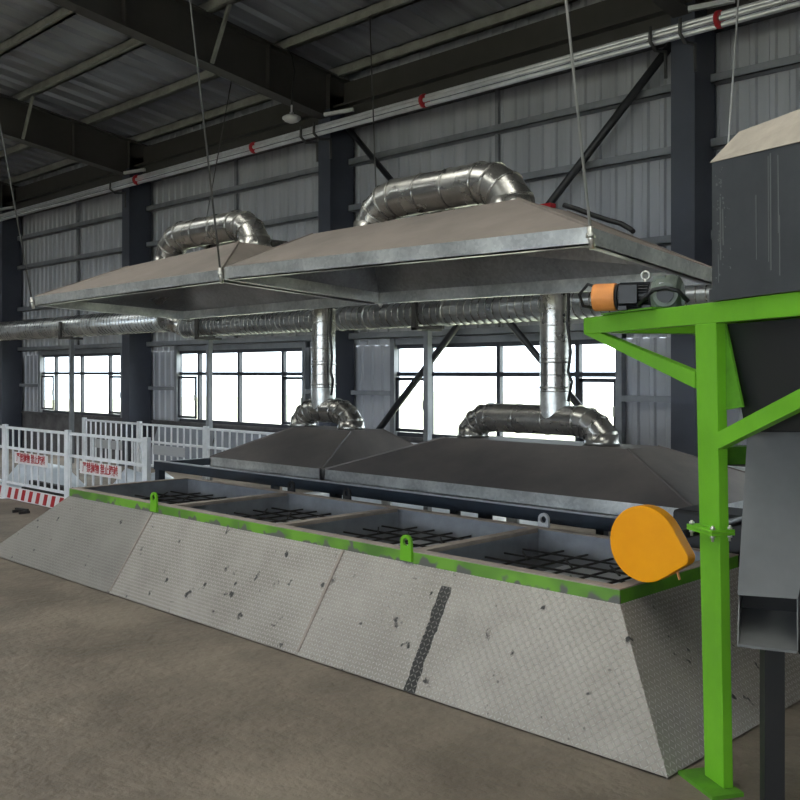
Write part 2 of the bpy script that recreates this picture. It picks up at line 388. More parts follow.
# window units
FD = WALL_D - 0.02
def make_window(k, s0, s1, open_at=None):
    names = {1: 'the hopper machine', 2: 'the orange guard and long lower hood', 3: 'the short lower hood', 4: 'the fence', 5: 'the far column'}
    o = thing('window_%d' % k, W((s0 + s1) / 2, FD, SILL), 'dark framed four bay factory window behind %s' % names[k], 'window', kind='structure')
    wd = s1 - s0; ss = [s1, s1 - 0.79, s1 - 2.24, s0 + 0.72, s0]
    f = MB(); fr = 0.07
    for s in ss: f.box((-s - (0 if s == s1 else fr / 2), FD - 0.05, SILL + ZC + 0.05), (-s + (0 if s == s0 else fr / 2), FD + 0.03, HEAD + ZC))
    for h in (SILL + 0.05, -0.07, HEAD - fr): f.box((-s1, FD - 0.045, h + ZC), (-s0, FD + 0.025, h + fr + ZC))
    f.build('window_frame', M_['winframe'], o)
    g = MB(); g.box((-s1, FD - 0.012, SILL + ZC + 0.06), (-s0, FD - 0.004, HEAD + ZC - 0.02)); g.build('glass_pane', M_['glass'], o)
    for (a, c) in ((ss[0], ss[1]), (ss[3], ss[4])):          # opening lights at both ends
        f = MB(); x0, x1 = -a + 0.05, -c - 0.05; z0, z1 = SILL + ZC + 0.13, ZC - 0.09; q = 0.055
        f.box((x0, FD - 0.075, z0), (x0 + q, FD - 0.05, z1)); f.box((x1 - q, FD - 0.075, z0), (x1, FD - 0.05, z1)); f.box((x0, FD - 0.075, z0), (x1, FD - 0.05, z0 + q)); f.box((x0, FD - 0.075, z1 - q), (x1, FD - 0.05, z1))
        sash = f.build('sash', M_['winframe'], o)
        h = MB(); h.box((x1 - 0.045, FD - 0.11, (z0 + z1) / 2 - 0.07), (x1 - 0.015, FD - 0.075, (z0 + z1) / 2 + 0.07)); hh = h.build('handle', M_['steel'], sash)
    return o
for k, (s0, s1) in enumerate(WINS, 1): make_window(k, s0, s1)
b = MB()
for (s0, s1) in WINS:
    b.box((-s1 - 0.05, WALL_D - 0.1, HEAD + ZC), (-s0 + 0.05, WALL_D - 0.02, HEAD + ZC + 0.10))
tag(b.build('trim_1', M_['girt']), 'steel lintel strips over the windows', 'trim', kind='structure')

# columns, rafters, purlins, girts
col_label = ['dark steel column behind the hopper machine, mostly hidden', 'dark steel column behind the hopper and green frame', 'dark steel column between the two upper duct bends', 'dark steel column behind the smaller upper hood',
             'dark steel column at the edge by the white fence', 'dark steel column past the fence corner']
TOPCOL = 4.55
for s, lab in zip(COLS, col_label):
    b = MB(); z1 = TOPCOL + ZC
    b.box((-s - 0.16, 10.86, 0.02), (-s + 0.16, 10.89, z1)); b.box((-s - 0.16, 11.38, 0.02), (-s + 0.16, 11.41, z1 + 0.6)); b.box((-s - 0.012, 10.89, 0.02), (-s + 0.012, 11.38, z1 + 0.3))
    b.box((-s - 0.22, 10.80, 0), (-s + 0.22, 11.43, 0.025))
    # filled side face: the web shows as a flat dark panel between the flanges
    b.box((-s + 0.12, 10.89, 0.02), (-s + 0.15, 11.38, z1)); b.box((-s - 0.15, 10.89, 0.02), (-s - 0.12, 11.38, z1))
    tag(b.build('steel_column', M_['column']), lab, 'column', kind='structure')
    b = MB(); dep = 0.8
    d0, d1 = 11.42, RIDGE_D
    P = lambda d, off, x: Vector((-s + x, d, roof_h(d) + off + ZC))
    for (o0, o1, hw) in ((-0.03, 0.0, 0.13), (-dep, -dep + 0.03, 0.13), (-dep + 0.03, -0.03, 0.012)):
        b.hexa([P(d0, o0, -hw), P(d0, o0, hw), P(d1, o0, hw), P(d1, o0, -hw), P(d0, o1, -hw), P(d0, o1, hw), P(d1, o1, hw), P(d1, o1, -hw)])
    for d in (10.9, 9.6, 7.0, 4.0): b.box((-s - 0.11, d - 0.01, roof_h(d) - dep + ZC), (-s + 0.11, d + 0.01, roof_h(d) + ZC - 0.01))
    tag(b.build('roof_beam', M_['girder']), lab.replace('column', 'roof girder above the column'), 'girder', kind='structure')
PUR = [11.15, 9.95, 8.46, 7.2, 5.9, 4.6, 3.2, 1.7, 0.2, -1.4, -3.0]
ordw = 'first second third fourth fifth sixth seventh eighth ninth tenth eleventh'.split()
for d, w in zip(PUR, ordw):
    b = MB(); z = roof_h(d) + ZC
    b.box((-SMAX, d - 0.035, z), (-SMIN, d + 0.035, z + 0.19)); b.box((-SMAX, d - 0.10, z), (-SMIN, d + 0.035, z + 0.02)); b.box((-SMAX, d - 0.035, z + 0.17), (-SMIN, d + 0.10, z + 0.19))
    tag(b.build('purlin_beam', M_['purlin']), 'grey steel roof purlin, %s from the window wall eave' % w, 'purlin', kind='structure')
for h, w in ((3.68, 'upper'), (2.87, 'middle'), (1.72, 'lower'), (0.62, 'window head')):
    b = MB(); b.box((-SMAX, 11.29, h + ZC - 0.05), (-SMIN, 11.46, h + ZC - 0.035)); b.box((-SMAX, 11.29, h + ZC - 0.05), (-SMIN, 11.305, h + ZC + 0.06))
    tag(b.build('girt_beam', M_['girt']), 'horizontal %s wall girt on the corrugated sheets' % w, 'girt', kind='structure')
b = MB()
for i in range(len(COLS) - 1):
    wn = [w for w in WINS if w[0] > COLS[i] and w[1] < COLS[i + 1]][0]
    for a, c in ((COLS[i] + 0.15, wn[0] - 0.02), (wn[1] + 0.02, COLS[i + 1] - 0.15)):
        b.box((-c, 11.34, -0.40 + ZC), (-a, 11.46, -0.32 + ZC))
    for s in wn: b.box((-s - 0.05, 11.36, ZC + SILL + 0.05), (-s + 0.05, 11.46, ZC + 0.6))
    sm = (COLS[i] + COLS[i + 1]) / 2
    b.box((-sm - 0.03, 11.40, ZC + 0.6), (-sm + 0.03, 11.46, ZC + 4.4))
tag(b.build('trim_2', M_['girt']), 'short girts and jambs beside the windows', 'trim', kind='structure')
b = MB(); b.box((-SMAX, 11.2, ZC + 4.30), (-SMIN, 11.45, ZC + 4.62)); b.box((-SMAX, 11.05, ZC + 4.62), (-SMIN, 11.45, ZC + 4.66)); b.box((-SMAX, 11.3, ZC + 4.66), (-SMIN, 11.45, ZC + 5.1))
tag(b.build('eave_beam', M_['girder']), 'dark eave beam along the top of the window wall', 'beam', kind='structure')

# flange braces from rafters to purlins, and white knee struts at the column heads
for s, d, w in ((12.72, 8.46, 'big roof girder with the hanging lamp'), (19.55, 8.46, 'second roof girder by the smaller hood'), (26.4, 8.46, 'far roof girder')):
    b = MB(); b.bar(W(s - 0.14, d, roof_h(d) - 0.78), W(s - 0.62, d, roof_h(d) + 0.02), 0.05, 0.05); tag(b.build('flange_brace', M_['purlin']), 'pale diagonal brace from purlin to %s' % w, 'brace', 'flange braces under the roof')
for s, w in ((5.92, 'behind the hopper'), (12.72, 'between the duct bends'), (19.55, 'behind the smaller upper hood'), (26.4, 'at the fence edge')):
    b = MB(); b.bar(W(s - 0.13, 10.75, 4.42), W(s - 0.62, 10.98, 4.46), 0.06, 0.06); tag(b.build('knee_strut', M_['pipe']), 'short white strut at the top of the column %s' % w, 'strut', 'struts at the column heads')

# X bracing in the bay behind the larger hood
b = MB(); b.tube([W(6.1, 11.18, 4.35), W(8.16, 11.18, 2.4), W(12.5, 11.18, -1.75)], 0.055, 10)
t = tag(b.build('wall_brace_rod', M_['brace']), 'black diagonal brace tube rising to the column behind the hopper', 'brace')
b = MB(); b.tube([W(12.45, 11.02, 4.35), W(6.25, 11.02, -1.75)], 0.05, 10); tag(b.build('wall_brace_rod', M_['brace']), 'black diagonal brace tube rising to the column between the duct bends', 'brace')

# bright conduits with red tape bands and clamps
PD, PH = 10.62, 4.13
cr_ = thing('conduit_run', (-12, PD, PH + ZC), 'long run of three bright conduits with red tape bands hung under the eave', 'conduit')
for k in range(3):
    b = MB(); b.tube([Vector((-SMAX + 0.5, PD - (0.05 if k == 1 else 0), PH + ZC + (k - 1) * 0.062)), Vector((-SMIN - 0.5, PD - (0.05 if k == 1 else 0), PH + ZC + (k - 1) * 0.062))], 0.034, 10); b.build('pipe', M_['pipe'], cr_)
for s in (18.6, 14.4, 10.08, 5.31):
    b = MB(); b.tube([Vector((-s - 0.025, PD - 0.02, PH + ZC)), Vector((-s + 0.025, PD - 0.02, PH + ZC))], 0.106, 14); b.build('tape_band', M_['redbright'], cr_)
for s, w in ((6.15, 'front edge of the column behind the hopper'), (5.75, 'far edge of the column behind the hopper'), (12.9, 'column between the duct bends'), (12.55, 'column between the bends, wall side'), (19.55, 'column behind the smaller hood')):
    b = MB(); b.tube([Vector((-s, PD - 0.13, PH + ZC + 0.10)), Vector((-s, PD - 0.14, PH + ZC - 0.08)), Vector((-s, PD - 0.02, PH + ZC - 0.16)), Vector((-s, 10.85, PH + ZC - 0.12)), Vector((-s, 10.86, PH + ZC - 0.45))], 0.022, 8)
    tag(b.build('pipe_clamp', M_['rope']), 'hooked steel clamp holding the conduits to the %s' % w, 'clamp', 'conduit clamps')

# hanging lamp
lp = W(12.42, 9.9, 4.17)
t = thing('pendant_lamp', lp, 'small unlit lamp hanging on a black cord beside the big girder', 'lamp')
b = MB(); prof = [(0.0, 0.10), (0.03, 0.10), (0.035, 0.06), (0.09, 0.05), (0.15, 0.02), (0.155, -0.01), (0.11, -0.05), (0.05, -0.075), (0.0, -0.08)]
ringp = []
for r, z in prof:
    ringp.append([b.bm.verts.new(lp + Vector((r * math.cos(a * math.pi / 10), r * math.sin(a * math.pi / 10), z))) for a in range(20)] if r > 0 else [b.bm.verts.new(lp + Vector((0, 0, z)))])
for i in range(len(ringp) - 1):
    A, B = ringp[i], ringp[i + 1]
    for j in range(20):
        q = [A[j % len(A)], A[(j + 1) % len(A)], B[(j + 1) % len(B)], B[j % len(B)]]
        q = list(dict.fromkeys(q)); f = b.bm.faces.new(q); f.smooth = True
b.build('lamp_shade', M_['lamp'], t)
b = MB(); b.tube([lp + Vector((0, 0, 0.09)), lp + Vector((0, 0, 0.22))], 0.016, 8); b.build('socket', M_['lamp'], t)
b = MB(); b.tube([lp + Vector(v) for v in ((0, 0, 0.2), (0.02, 0, 0.45), (0.08, 0, 0.75), (0.02, 0, 1.0), (-0.12, 0, 1.2), (-0.25, 0, 1.18))], 0.012, 8); b.build('cord', M_['rubber'], t)

# ------------------------------------------------------------------ extraction hoods
def make_hood(name, label, base, band, top, m_out, m_in, m_band):
    """base: four bottom corners FL FR BR BL; top: the plateau's four corners"""
    base = [Vector(p) for p in base]; top = [Vector(p) for p in top]
    cen = sum(base, Vector()) / 4
    t = thing(name, cen, label, 'extraction hood', 'extraction hoods over the feed hopper')
    up = Vector((0, 0, band)); bt = [p + up for p in base]
    b = MB()
    for i in range(4):
        j = (i + 1) % 4; b.face([bt[i], bt[j], top[j], top[i]])
    b.face(top)
    bmesh.ops.remove_doubles(b.bm, verts=b.bm.verts, dist=1e-5)
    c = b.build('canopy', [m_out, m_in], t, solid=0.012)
    # sheet-metal band round the mouth with a folded lip
    b = MB()
    for i in range(4):
        j = (i + 1) % 4; mid = (base[i] + base[j]) / 2; inw = (cen - mid); inw.z = 0; a = (base[j] - base[i]).normalized(); inw = (inw - a * inw.dot(a)).normalized()
        b.hexa([base[i], base[j], base[j] + inw * 0.02, base[i] + inw * 0.02, bt[i], bt[j], bt[j] + inw * 0.02, bt[i] + inw * 0.02])
        lip = Vector((0, 0, 0.012))
        b.hexa([base[i], base[j], base[j] + inw * 0.06, base[i] + inw * 0.06, base[i] + lip, base[j] + lip, base[j] + inw * 0.06 + lip, base[i] + inw * 0.06 + lip])
    b.build('rim_band', m_band, t)
    # standing hip seams
    for i in range(4): b = MB(); b.bar(bt[i], top[i], 0.025, 0.02); b.build('hip_seam', m_out, t)
    return t
g = 0.02
HZ1, HZ2 = 1.27, 1.33
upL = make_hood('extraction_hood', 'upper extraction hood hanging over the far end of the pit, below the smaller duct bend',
    [W(11.15, 5.0, .785), W(7.30, 5.0, .82), W(7.30, 6.93, .71), W(11.15, 7.05, .70)], .11, [W(10.45, 5.85, HZ1), W(8.22, 5.85, HZ1 + .08), W(8.22, 6.6, HZ1 + .06), W(10.45, 6.6, HZ1)], M_['dusty'], M_['galv_shaded'], M_['galv'])
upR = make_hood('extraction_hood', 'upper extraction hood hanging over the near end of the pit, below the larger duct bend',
    [W(7.24, 5.0, .83), W(3.35, 5.0, .78), W(3.35, 6.6, .64), W(7.24, 6.93, .71)], .115, [W(7.02, 5.85, HZ2 - .02), W(4.57, 5.85, HZ2), W(4.57, 6.5, HZ2 - .02), W(7.02, 6.6, HZ2 - .04)], M_['dusty'], M_['galv_shaded'], M_['galv'])
LB = -1.25
loL = make_hood('extraction_hood', 'short lower dusty hood with a narrow duct loop, behind the pit',
    [W(10.75, 7.2, LB), W(8.50, 7.2, LB), W(8.50, 9.2, LB), W(10.75, 9.2, LB)], .13, [W(9.95, 7.95, -.73), W(8.82, 7.95, -.73), W(8.82, 8.5, -.73), W(9.95, 8.5, -.73)], M_['dusty_shaded'], M_['galv_shaded'], M_['galv'])
loR = make_hood('extraction_hood', 'long lower dusty hood with a wide duct loop, behind the pit and orange guard',
    [W(8.44, 7.2, LB), W(3.80, 7.2, LB), W(3.80, 9.2, LB), W(8.44, 9.2, LB)], .13, [W(7.25, 7.95, -.73), W(4.90, 7.95, -.73), W(4.90, 8.5, -.73), W(7.25, 8.5, -.73)], M_['dusty_shaded'], M_['galv_shaded'], M_['galv'])

# ------------------------------------------------------------------ ducts
def arc(c, a0, a1, r, n, ax, az):
    return [c + ax * (r * math.cos(a0 + (a1 - a0) * i / n)) + az * (r * math.sin(a0 + (a1 - a0) * i / n)) for i in range(n + 1)]
def ring(b, p, t, r, w=0.022, mi=0):
    t = Vector(t).normalized(); b.tube([p - t * w / 2, p + t * w / 2], r, 28, mi=mi)
def u_duct(label, sl, sr, d, z_foot_l, z_foot_r, h, r, R, feet_r=None, n=3):
    """segmented loop from one foot to the other; h is the height of its level run above eye level"""
    t = thing('duct_bend', W((sl + sr) / 2, d, min(z_foot_l, z_foot_r)), label, 'duct', 'duct loops on the hoods')
    ax, az = Vector((1, 0, 0)), Vector((0, 0, 1))
    L0 = W(sl, d, z_foot_l); R0 = W(sr, d, z_foot_r)
    al_ = math.asin(max(0.0, min(1.0, (z_foot_l + .08 - h + R) / R))); ar_ = math.asin(max(0.0, min(1.0, (z_foot_r + .08 - h + R) / R)))
    cl = W(sl - R * math.cos(al_), d, h - R); cr = W(sr + R * math.cos(ar_), d, h - R)
    A = arc(cl, math.pi - al_, math.pi / 2, R, n, ax, az); B = arc(cr, math.pi / 2, ar_, R, n, ax, az)
    pts = [L0] + A + B + [R0]
    b = MB(); b.tube(pts, r, 28, split=True)
    for i in range(1, len(pts) - 1):
        ring(b, pts[i], (pts[i + 1] - pts[i]).normalized() + (pts[i] - pts[i - 1]).normalized(), r + 0.010, .016)
    L = (B[0] - A[-1]).length; k = max(1, int(L / 0.5))
    for i in range(1, k + 1): ring(b, A[-1].lerp(B[0], i / (k + 1)), ax, r + 0.008, .016)
    b.build('bent_duct', M_['duct'], t)
    for p in (L0, R0):
        b = MB(); b.tube([p, p + az * 0.03, p + az * 0.11], [r + 0.03, r + 0.014, r + 0.010], 28); b.build('collar', M_['duct'], t)
    return t
u_duct('smaller bent duct loop on top of the far upper hood', 10.24, 8.50, 6.26, 1.285, 1.35, 1.625, .165, .36)
u_duct('larger bent duct loop on top of the near upper hood', 6.62, 4.95, 6.26, 1.305, 1.325, 1.605, .176, .37)
u_duct('narrow duct loop on the short lower hood', 10.04, 9.08, 8.2, -.725, -.725, -.50, .155, .33)
u_duct('wide duct loop on the long lower hood', 7.04, 5.35, 8.2, -.725, -.725, -.50, .155, .33)

def riser(label, s, z1, clabel):
    """upright duct from the lower loop, bent forward over the back of the upper hood"""
    d = 8.2
    t = thing('riser_duct', W(s, d, -.5), label, 'duct', 'upright ducts between the hoods')
    ay, az = Vector((0, -1, 0)), Vector((0, 0, 1)); R = 0.3
    c = W(s, d - R, z1 - R)
    pts = [W(s, d, -.20), W(s, d, z1 - R)] + arc(c, math.pi, math.pi / 2, R, 4, ay, az)[1:] + [W(s, 6.46, z1)]
    b = MB(); b.tube(pts, .156, 28, split=True)
    z = -.2
    while z < z1 - R: ring(b, W(s, d, z), az, .160, 0.010); z += 0.17
    for p in (-.16, .1): ring(b, W(s, d, p), az, .170, 0.016)
    b.build('straight_duct', M_['duct'], t)
    # pointed saddle where it meets the loop
    b = MB(); n = 28; top = []; bot = []
    for j in range(n):
        a = 2 * math.pi * j / n; x, y = .158 * math.cos(a), .158 * math.sin(a)
        top.append(b.bm.verts.new(W(s, d, -.19) + Vector((x, y, 0)))); bot.append(b.bm.verts.new(W(s, d, -.5 + math.sqrt(max(0.0, .163 ** 2 - y * y)) - 0.02) + Vector((x, y, 0))))
    for j in range(n): b.bm.faces.new((top[j], top[(j + 1) % n], bot[(j + 1) % n], bot[j])).smooth = True
    b.build('saddle', M_['galv'], t)
    b = MB(); b.tube([W(s - .2, d - .02, z1 - .4), W(s - .19, d - .05, .5), W(s - .24, d - .06, .2), W(s - .20, d - .05, 0), W(s - .24, d - .04, -.1), W(s - .18, d - .02, -.3)], .016, 8)
    c_ = tag(b.build('power_cable', M_['rubber']), clabel, 'cable')
    return t
riser('upright galvanised duct rising from the narrow lower loop', 9.62, 1.5, 'thin black cable running down the upright duct of the narrow loop')
riser('upright galvanised duct rising from the wide lower loop', 5.92, 1.5, 'thin black cable running down the upright duct of the wide loop')

def helix(s0, s1, h, r, parent, pitch=.13, n=20):
    b = MB(); pts = []; k = int((s0 - s1) / pitch * n)
    for i in range(k + 1):
        a = -2 * math.pi * i / n; pts.append(W(s0 - pitch * i / n, 10.3, h) + Vector((0, -(r + .002) * math.cos(a), (r + .002) * math.sin(a))))
    b.tube(pts, .0085, 5); b.build('lock_seam', M_['duct'], parent)
t = thing('spiral_duct', W(16, 10.3, .9), 'long spiral main duct running in front of the columns above the windows', 'duct')
b = MB(); b.tube([W(33.5, 10.3, 1.05), W(16.9, 10.3, 1.05)], .235, 28)
b.build('wide_run', M_['spiral'], t); helix(30.5, 16.95, 1.05, .235, t)
b = MB(); b.tube([W(16.9, 10.3, 1.05), W(16.5, 10.3, .97), W(16.2, 10.3, .86)], [.235, .21, .185], 28); b.build('reducer', M_['duct'], t)
b = MB(); b.tube([W(16.2, 10.3, .86), W(-6, 10.3, .86)], .182, 28); b.build('narrow_run', M_['spiral'], t); helix(16.15, 2.0, .86, .182, t)
for s, h, r in ((27.6, 1.05, .25), (20.1, 1.05, .25), (16.9, 1.05, .25), (16.2, .86, .2), (11.6, .86, .2), (10.95, .86, .2), (9.3, .86, .2), (4, .86, .2)):
    b = MB(); ring(b, W(s, 10.3, h), (1, 0, 0), r, .04); b.build('joint_flange', M_['galv'], t)

# T-shaped posts carrying the main duct
for s, h, r, w in ((21.0, .80, .235, 'by the fence corner'), (15.4, .66, .185, 'before the middle window'), (9.72, .66, .185, 'behind the lower hood meeting corner'), (26.9, .80, .235, 'by the far column')):
    t = thing('duct_support', W(s, 10.3, -ZC), 'thin upright post with bracket carrying the spiral duct, %s' % w, 'support post', 'posts under the spiral duct')
    b = MB(); b.box((-s - .045, 10.25, 0), (-s + .045, 10.34, h + ZC - .02)); b.build('post', M_['girt'], t)
    b = MB(); b.box((-s - .05, 10.0, h + ZC - .05), (-s + .05, 10.55, h + ZC - .008)); b.box((-s - .05, 10.0, h + ZC), (-s + .05, 10.04, h + ZC + .35)); b.box((-s - .05, 10.0, h + ZC - .05), (-s + .55, 10.06, h + ZC)); b.build('bracket', M_['girder'], t)

# ------------------------------------------------------------------ hanger rods of the upper hoods
def hanger(p, q, label, r=.009, sag=None):
    b = MB(); pts = [Vector(p), Vector(q)]
    if sag: pts = [Vector(p), (Vector(p) + Vector(q)) / 2 + Vector(sag), Vector(q)]
    t = thing('hanger_rod', q, label, 'hanger rod', 'rods hanging the upper hoods')
    b.tube(pts, r, 8); b.build('rod', M_['rope_pale' if label.startswith('pale') else 'rope'], t)
    b = MB(); a = (Vector(p) - Vector(q)).normalized()
    b.tube([Vector(q) - a * .1, Vector(q) + a * .04], .02, 8); b.tube([Vector(q) + Vector((0, 0, -.03)), Vector(q) + Vector((0, 0, .0))], .03, 6); b.build('turnbuckle', M_['steel'], t)
def ph(d): return roof_h(d)
hanger(W(12.55, 4.6, ph(4.6) + .1), W(11.17, 4.98, .85), 'hanger rod at the far front corner of the upper hoods')
hanger(W(7.75, 4.6, ph(4.6) + .1), W(7.27, 4.98, .9), 'hanger rod at the seam between the two upper hoods')
hanger(W(10.6, 9.95, ph(9.95) + .1), W(7.32, 7.02, .76), 'hanger rod passing behind the larger duct bend')
hanger(W(3.75, 4.6, ph(4.6) + .1), W(3.33, 4.98, .85), 'pale hanger rod at the near front corner of the upper hoods')
hanger(W(4.66, 9.95, ph(9.95) + .1), W(3.33, 6.66, .80), 'pale hanger rod passing behind the black hopper')
hanger(W(14.1, 9.95, ph(9.95) + .1), W(11.10, 7.1, .76), 'thin hanger rod passing behind the smaller duct bend')
# hose on the near hood's end, red clamp at the brace
b = MB(); b.tube([W(4.55, 6.42, 1.35), W(4.42, 6.44, 1.30), W(4.3, 6.45, 1.245), W(4.15, 6.45, 1.185), W(4.05, 6.47, 1.15), W(3.97, 6.48, 1.10), W(3.93, 6.45, 1.075)], .020, 10); tag(b.build('cable_hose', M_['rubber']), 'black hose draped over the end slope of the near upper hood', 'hose')
b = MB(); b.tube([W(4.86, 6.62, 1.27), W(4.86, 6.62, 1.38)], .035, 12); b.box(W(4.92, 6.58, 1.38), W(4.80, 6.66, 1.42)); tag(b.build('valve_knob', M_['redbright']), 'small red valve beside the larger duct bend', 'valve')

# ------------------------------------------------------------------ feed hopper pit with tread-plate skirts
H = 0.81; DF, DB = 4.94, 6.48; SL, SR = 10.13, 3.10
pit = thing('feed_hopper', W((SL + SR) / 2, (DF + DB) / 2, -ZC), 'long low feed hopper with green rim and tread plate skirts', 'feed hopper')
rw = 0.09
def rimbox(name, lo, hi, m):
    b = MB(); b.box(lo, hi); return b
# rims: green flange with a dusty top edge
b = MB(); b.box((-SL, DF, H - .115), (-SR, DF + .012, H - .004)); b.build('rim_front', M_['rimgreen'], pit)
b = MB(); b.box((-SR - .012, DF + .012, H - .115), (-SR, DB, H - .004)); b.build('rim_end', M_['green_dark'], pit)
b = MB(); b.box((-SL, DF + .012, H - .115), (-SL + .012, DB, H - .004)); b.build('rim_end', M_['green_dark'], pit)
b = MB(); b.box((-SL, DB - .012, H - .115), (-SR, DB, H - .004)); b.build('rim_back', M_['rail'], pit)
b = MB(); b.box((-SL, DF, H - .004), (-SR, DF + rw, H + .004)); b.box((-SL, DB - rw, H - .004), (-SR, DB, H + .004))
b.box((-SR - rw, DF + rw, H - .004), (-SR, DB - rw, H + .004)); b.box((-SL, DF + rw, H - .004), (-SL + rw, DB - rw, H + .004)); b.build('rim_top', M_['rimtop'], pit)
GZ = H - .155
xs = [SL - .02, 8.14, 6.47, 4.83, SR + .02]
# inner walls
b = MB()
b.box((-SL + .02, DF + .014, GZ - .30), (-SR - .02, DF + .05, H - .006)); b.box((-SL + .02, DB - .05, GZ - .30), (-SR - .02, DB - .014, H - .006))
b.box((-SL + .014, DF + .05, GZ - .30), (-SL + .05, DB - .05, H - .006)); b.box((-SR - .05, DF + .05, GZ - .30), (-SR - .014, DB - .05, H - .006)); b.build('inner_wall', M_['pit'], pit)
for s in xs[1:-1]:
    b = MB(); b.box((-s - .02, DF + .05, GZ - .28), (-s + .02, DB - .05, H - .03)); dv = b.build('divider', M_['pit'], pit)
    b = MB(); b.box((-s - .045, DF + rw, H - .03), (-s + .045, DB - rw, H + .002)); q = b.build('divider_cap', M_['rimtop'], pit)
for i in range(4):
    s1, s0 = xs[i] - .05, xs[i + 1] + .05; y0, y1 = DF + .06, DB - .06
    b = MB(); n = 7
    for k in range(1, n): s = s0 + (s1 - s0) * k / n; b.bar((-s, y0, GZ), (-s, y1, GZ), .013, .014)
    for k in range(1, 6): y = y0 + (y1 - y0) * k / 6; b.bar((-s1, y, GZ + .015), (-s0, y, GZ + .014), .013, .014)
    for k in range(4):
        sa = s0 + (s1 - s0) * (k + .5) / 4; ln = 0.22
        for yy in (y0 + .45, y0 + .95): b.bar((-sa + ln / 2, yy - ln / 2, GZ + .02), (-sa - ln / 2, yy + ln / 2, GZ + .026), .012, .010)
    b.build('bar_grate', M_['grate'], pit)
    b = MB(); zc = GZ - .09; b.hexa([Vector(p) for p in ((-s1, y0, zc - .14), (-s0, y0, zc - .14), (-s0, y1, zc - .14), (-s1, y1, zc - .14), (-s1, y0, zc - .13), (-s0, y0, zc - .13), (-s0, y1, zc - .13), (-s1, y1, zc - .13))]); b.build('belt', M_['void'], pit)  # black sheet put in for the dark void below the grate
    if i in (1, 2, 3):
        b = MB(); sm0, sm1 = s0 + .06, s1 - .40
        b.hexa([Vector(p) for p in ((-sm1, y0 + .1, zc - .02), (-sm0, y0 + .1, zc - .02), (-sm0, y1 - .22, zc + .01), (-sm1, y1 - .22, zc + .01), (-sm1, y0 + .1, zc), (-sm0, y0 + .1, zc), (-sm0, y1 - .22, zc + .03), (-sm1, y1 - .22, zc + .03))]); b.build('pan', M_['pan'], pit)
# lifting lugs
def lug(s, y, m):
    b = MB(); prof = []
    for a in range(13): prof.append((.052 * math.cos(math.pi * a / 12), .065 + .052 * math.sin(math.pi * a / 12)))
    outer = [(.055, -.07)] + prof + [(-.055, -.07)]
    inner = [(.030 * math.cos(2 * math.pi * a / 12), .065 + .030 * math.sin(2 * math.pi * a / 12)) for a in range(12)]
    n = len(outer); v = lambda p, yy: b.bm.verts.new((-s + p[0], yy, H + p[1]))
    for yy0, yy1 in ((y - .012, y + .012),):
        of = [v(p, yy0) for p in outer]; ob = [v(p, yy1) for p in outer]; inf = [v(p, yy0) for p in inner]; inb = [v(p, yy1) for p in inner]
        for i in range(n): b.bm.faces.new((of[i], of[(i + 1) % n], ob[(i + 1) % n], ob[i]))
        for i in range(12): b.bm.faces.new((inf[i], inb[i], inb[(i + 1) % 12], inf[(i + 1) % 12]))
        # bridge: each outer vertex to the closest inner one
        idx = [min(range(12), key=lambda k: (outer[i][0] - inner[k][0]) ** 2 + (outer[i][1] - inner[k][1]) ** 2) for i in range(n)]
        for i in range(n):
            j = (i + 1) % n; a, c = idx[i], idx[j]
            for vo, vi in ((of, inf), (ob, inb)):
                chain = [vi[a]]; k = a
                while k != c and len(chain) < 12: k = (k + 1) % 12; chain.append(vi[k])
                fs = [vo[i], vo[j]] + list(reversed(chain))
                try: b.bm.faces.new(fs)
                except ValueError: pass
    return b.build('lifting_lug', m, pit)
for s in (8.32, 4.86): lug(s, DF - .013, M_['green'])
for s in (8.15, 7.25): lug(s, DB + .013, M_['black'])
lug(4.80, DB + .013, M_['pan'])
# skirts
FB = 4.47                                                     # floor line of the front skirt
SLB, SRB = 11.22, 2.52
def plate(name, pts, m, uv0=(0, 0)):
    pts = [Vector(p) for p in pts]; b = MB()
    u = (pts[1] - pts[0]).normalized(); n = u.cross(pts[3] - pts[0]).normalized(); v = n.cross(u)
    uv = [((p - pts[0]).dot(u) + uv0[0], (p - pts[0]).dot(v) + uv0[1]) for p in pts]
    b.face(pts, uvs=uv)
    back = [p - n * .012 for p in pts]
    b.face(list(reversed(back)), uvs=list(reversed(uv)))
    for i in range(4):
        j = (i + 1) % 4; b.face([pts[j], pts[i], back[i], back[j]])
    return b.build(name, m, pit, fix=False)
zt = H - .085; g = .004
seam = [(SL, SLB), (8.36, 8.36), (5.55, 5.55), (SR, SRB)]
for i in range(3):
    (ta, ba), (tb, bb) = seam[i], seam[i + 1]
    if i < 2: tb += g; bb += g
    plate('skirt_plate', [(-ba, FB, .012), (-bb, FB, .012), (-tb, DF - .002, zt), (-ta, DF - .002, zt)], (M_['plate_shaded'], M_['plate'], M_['plate_smear'])[i])
BB = DB
plate('skirt_plate', [(-SRB, FB, .012), (-SRB, BB, .012), (-SR + .002, DB, zt), (-SR + .002, DF, zt)], M_['plate'])
plate('skirt_plate', [(-SLB, BB, .012), (-SLB, FB, .012), (-SL - .002, DF, zt), (-SL - .002, DB, zt)], M_['plate_shaded'])
b = MB(); b.box((-SL + .06, DB - .03, 0), (-SR - .06, DB, H - .12)); b.build('back_plate', M_['rail'], pit)
for s in (8.36, 5.55):
    b = MB(); b.bar((-s, FB + .01, .03), (-s, DF - .01, zt), .022, .01, up=(0, -.7, .7)); b.build('weld_seam', M_['rimtop'], pit)

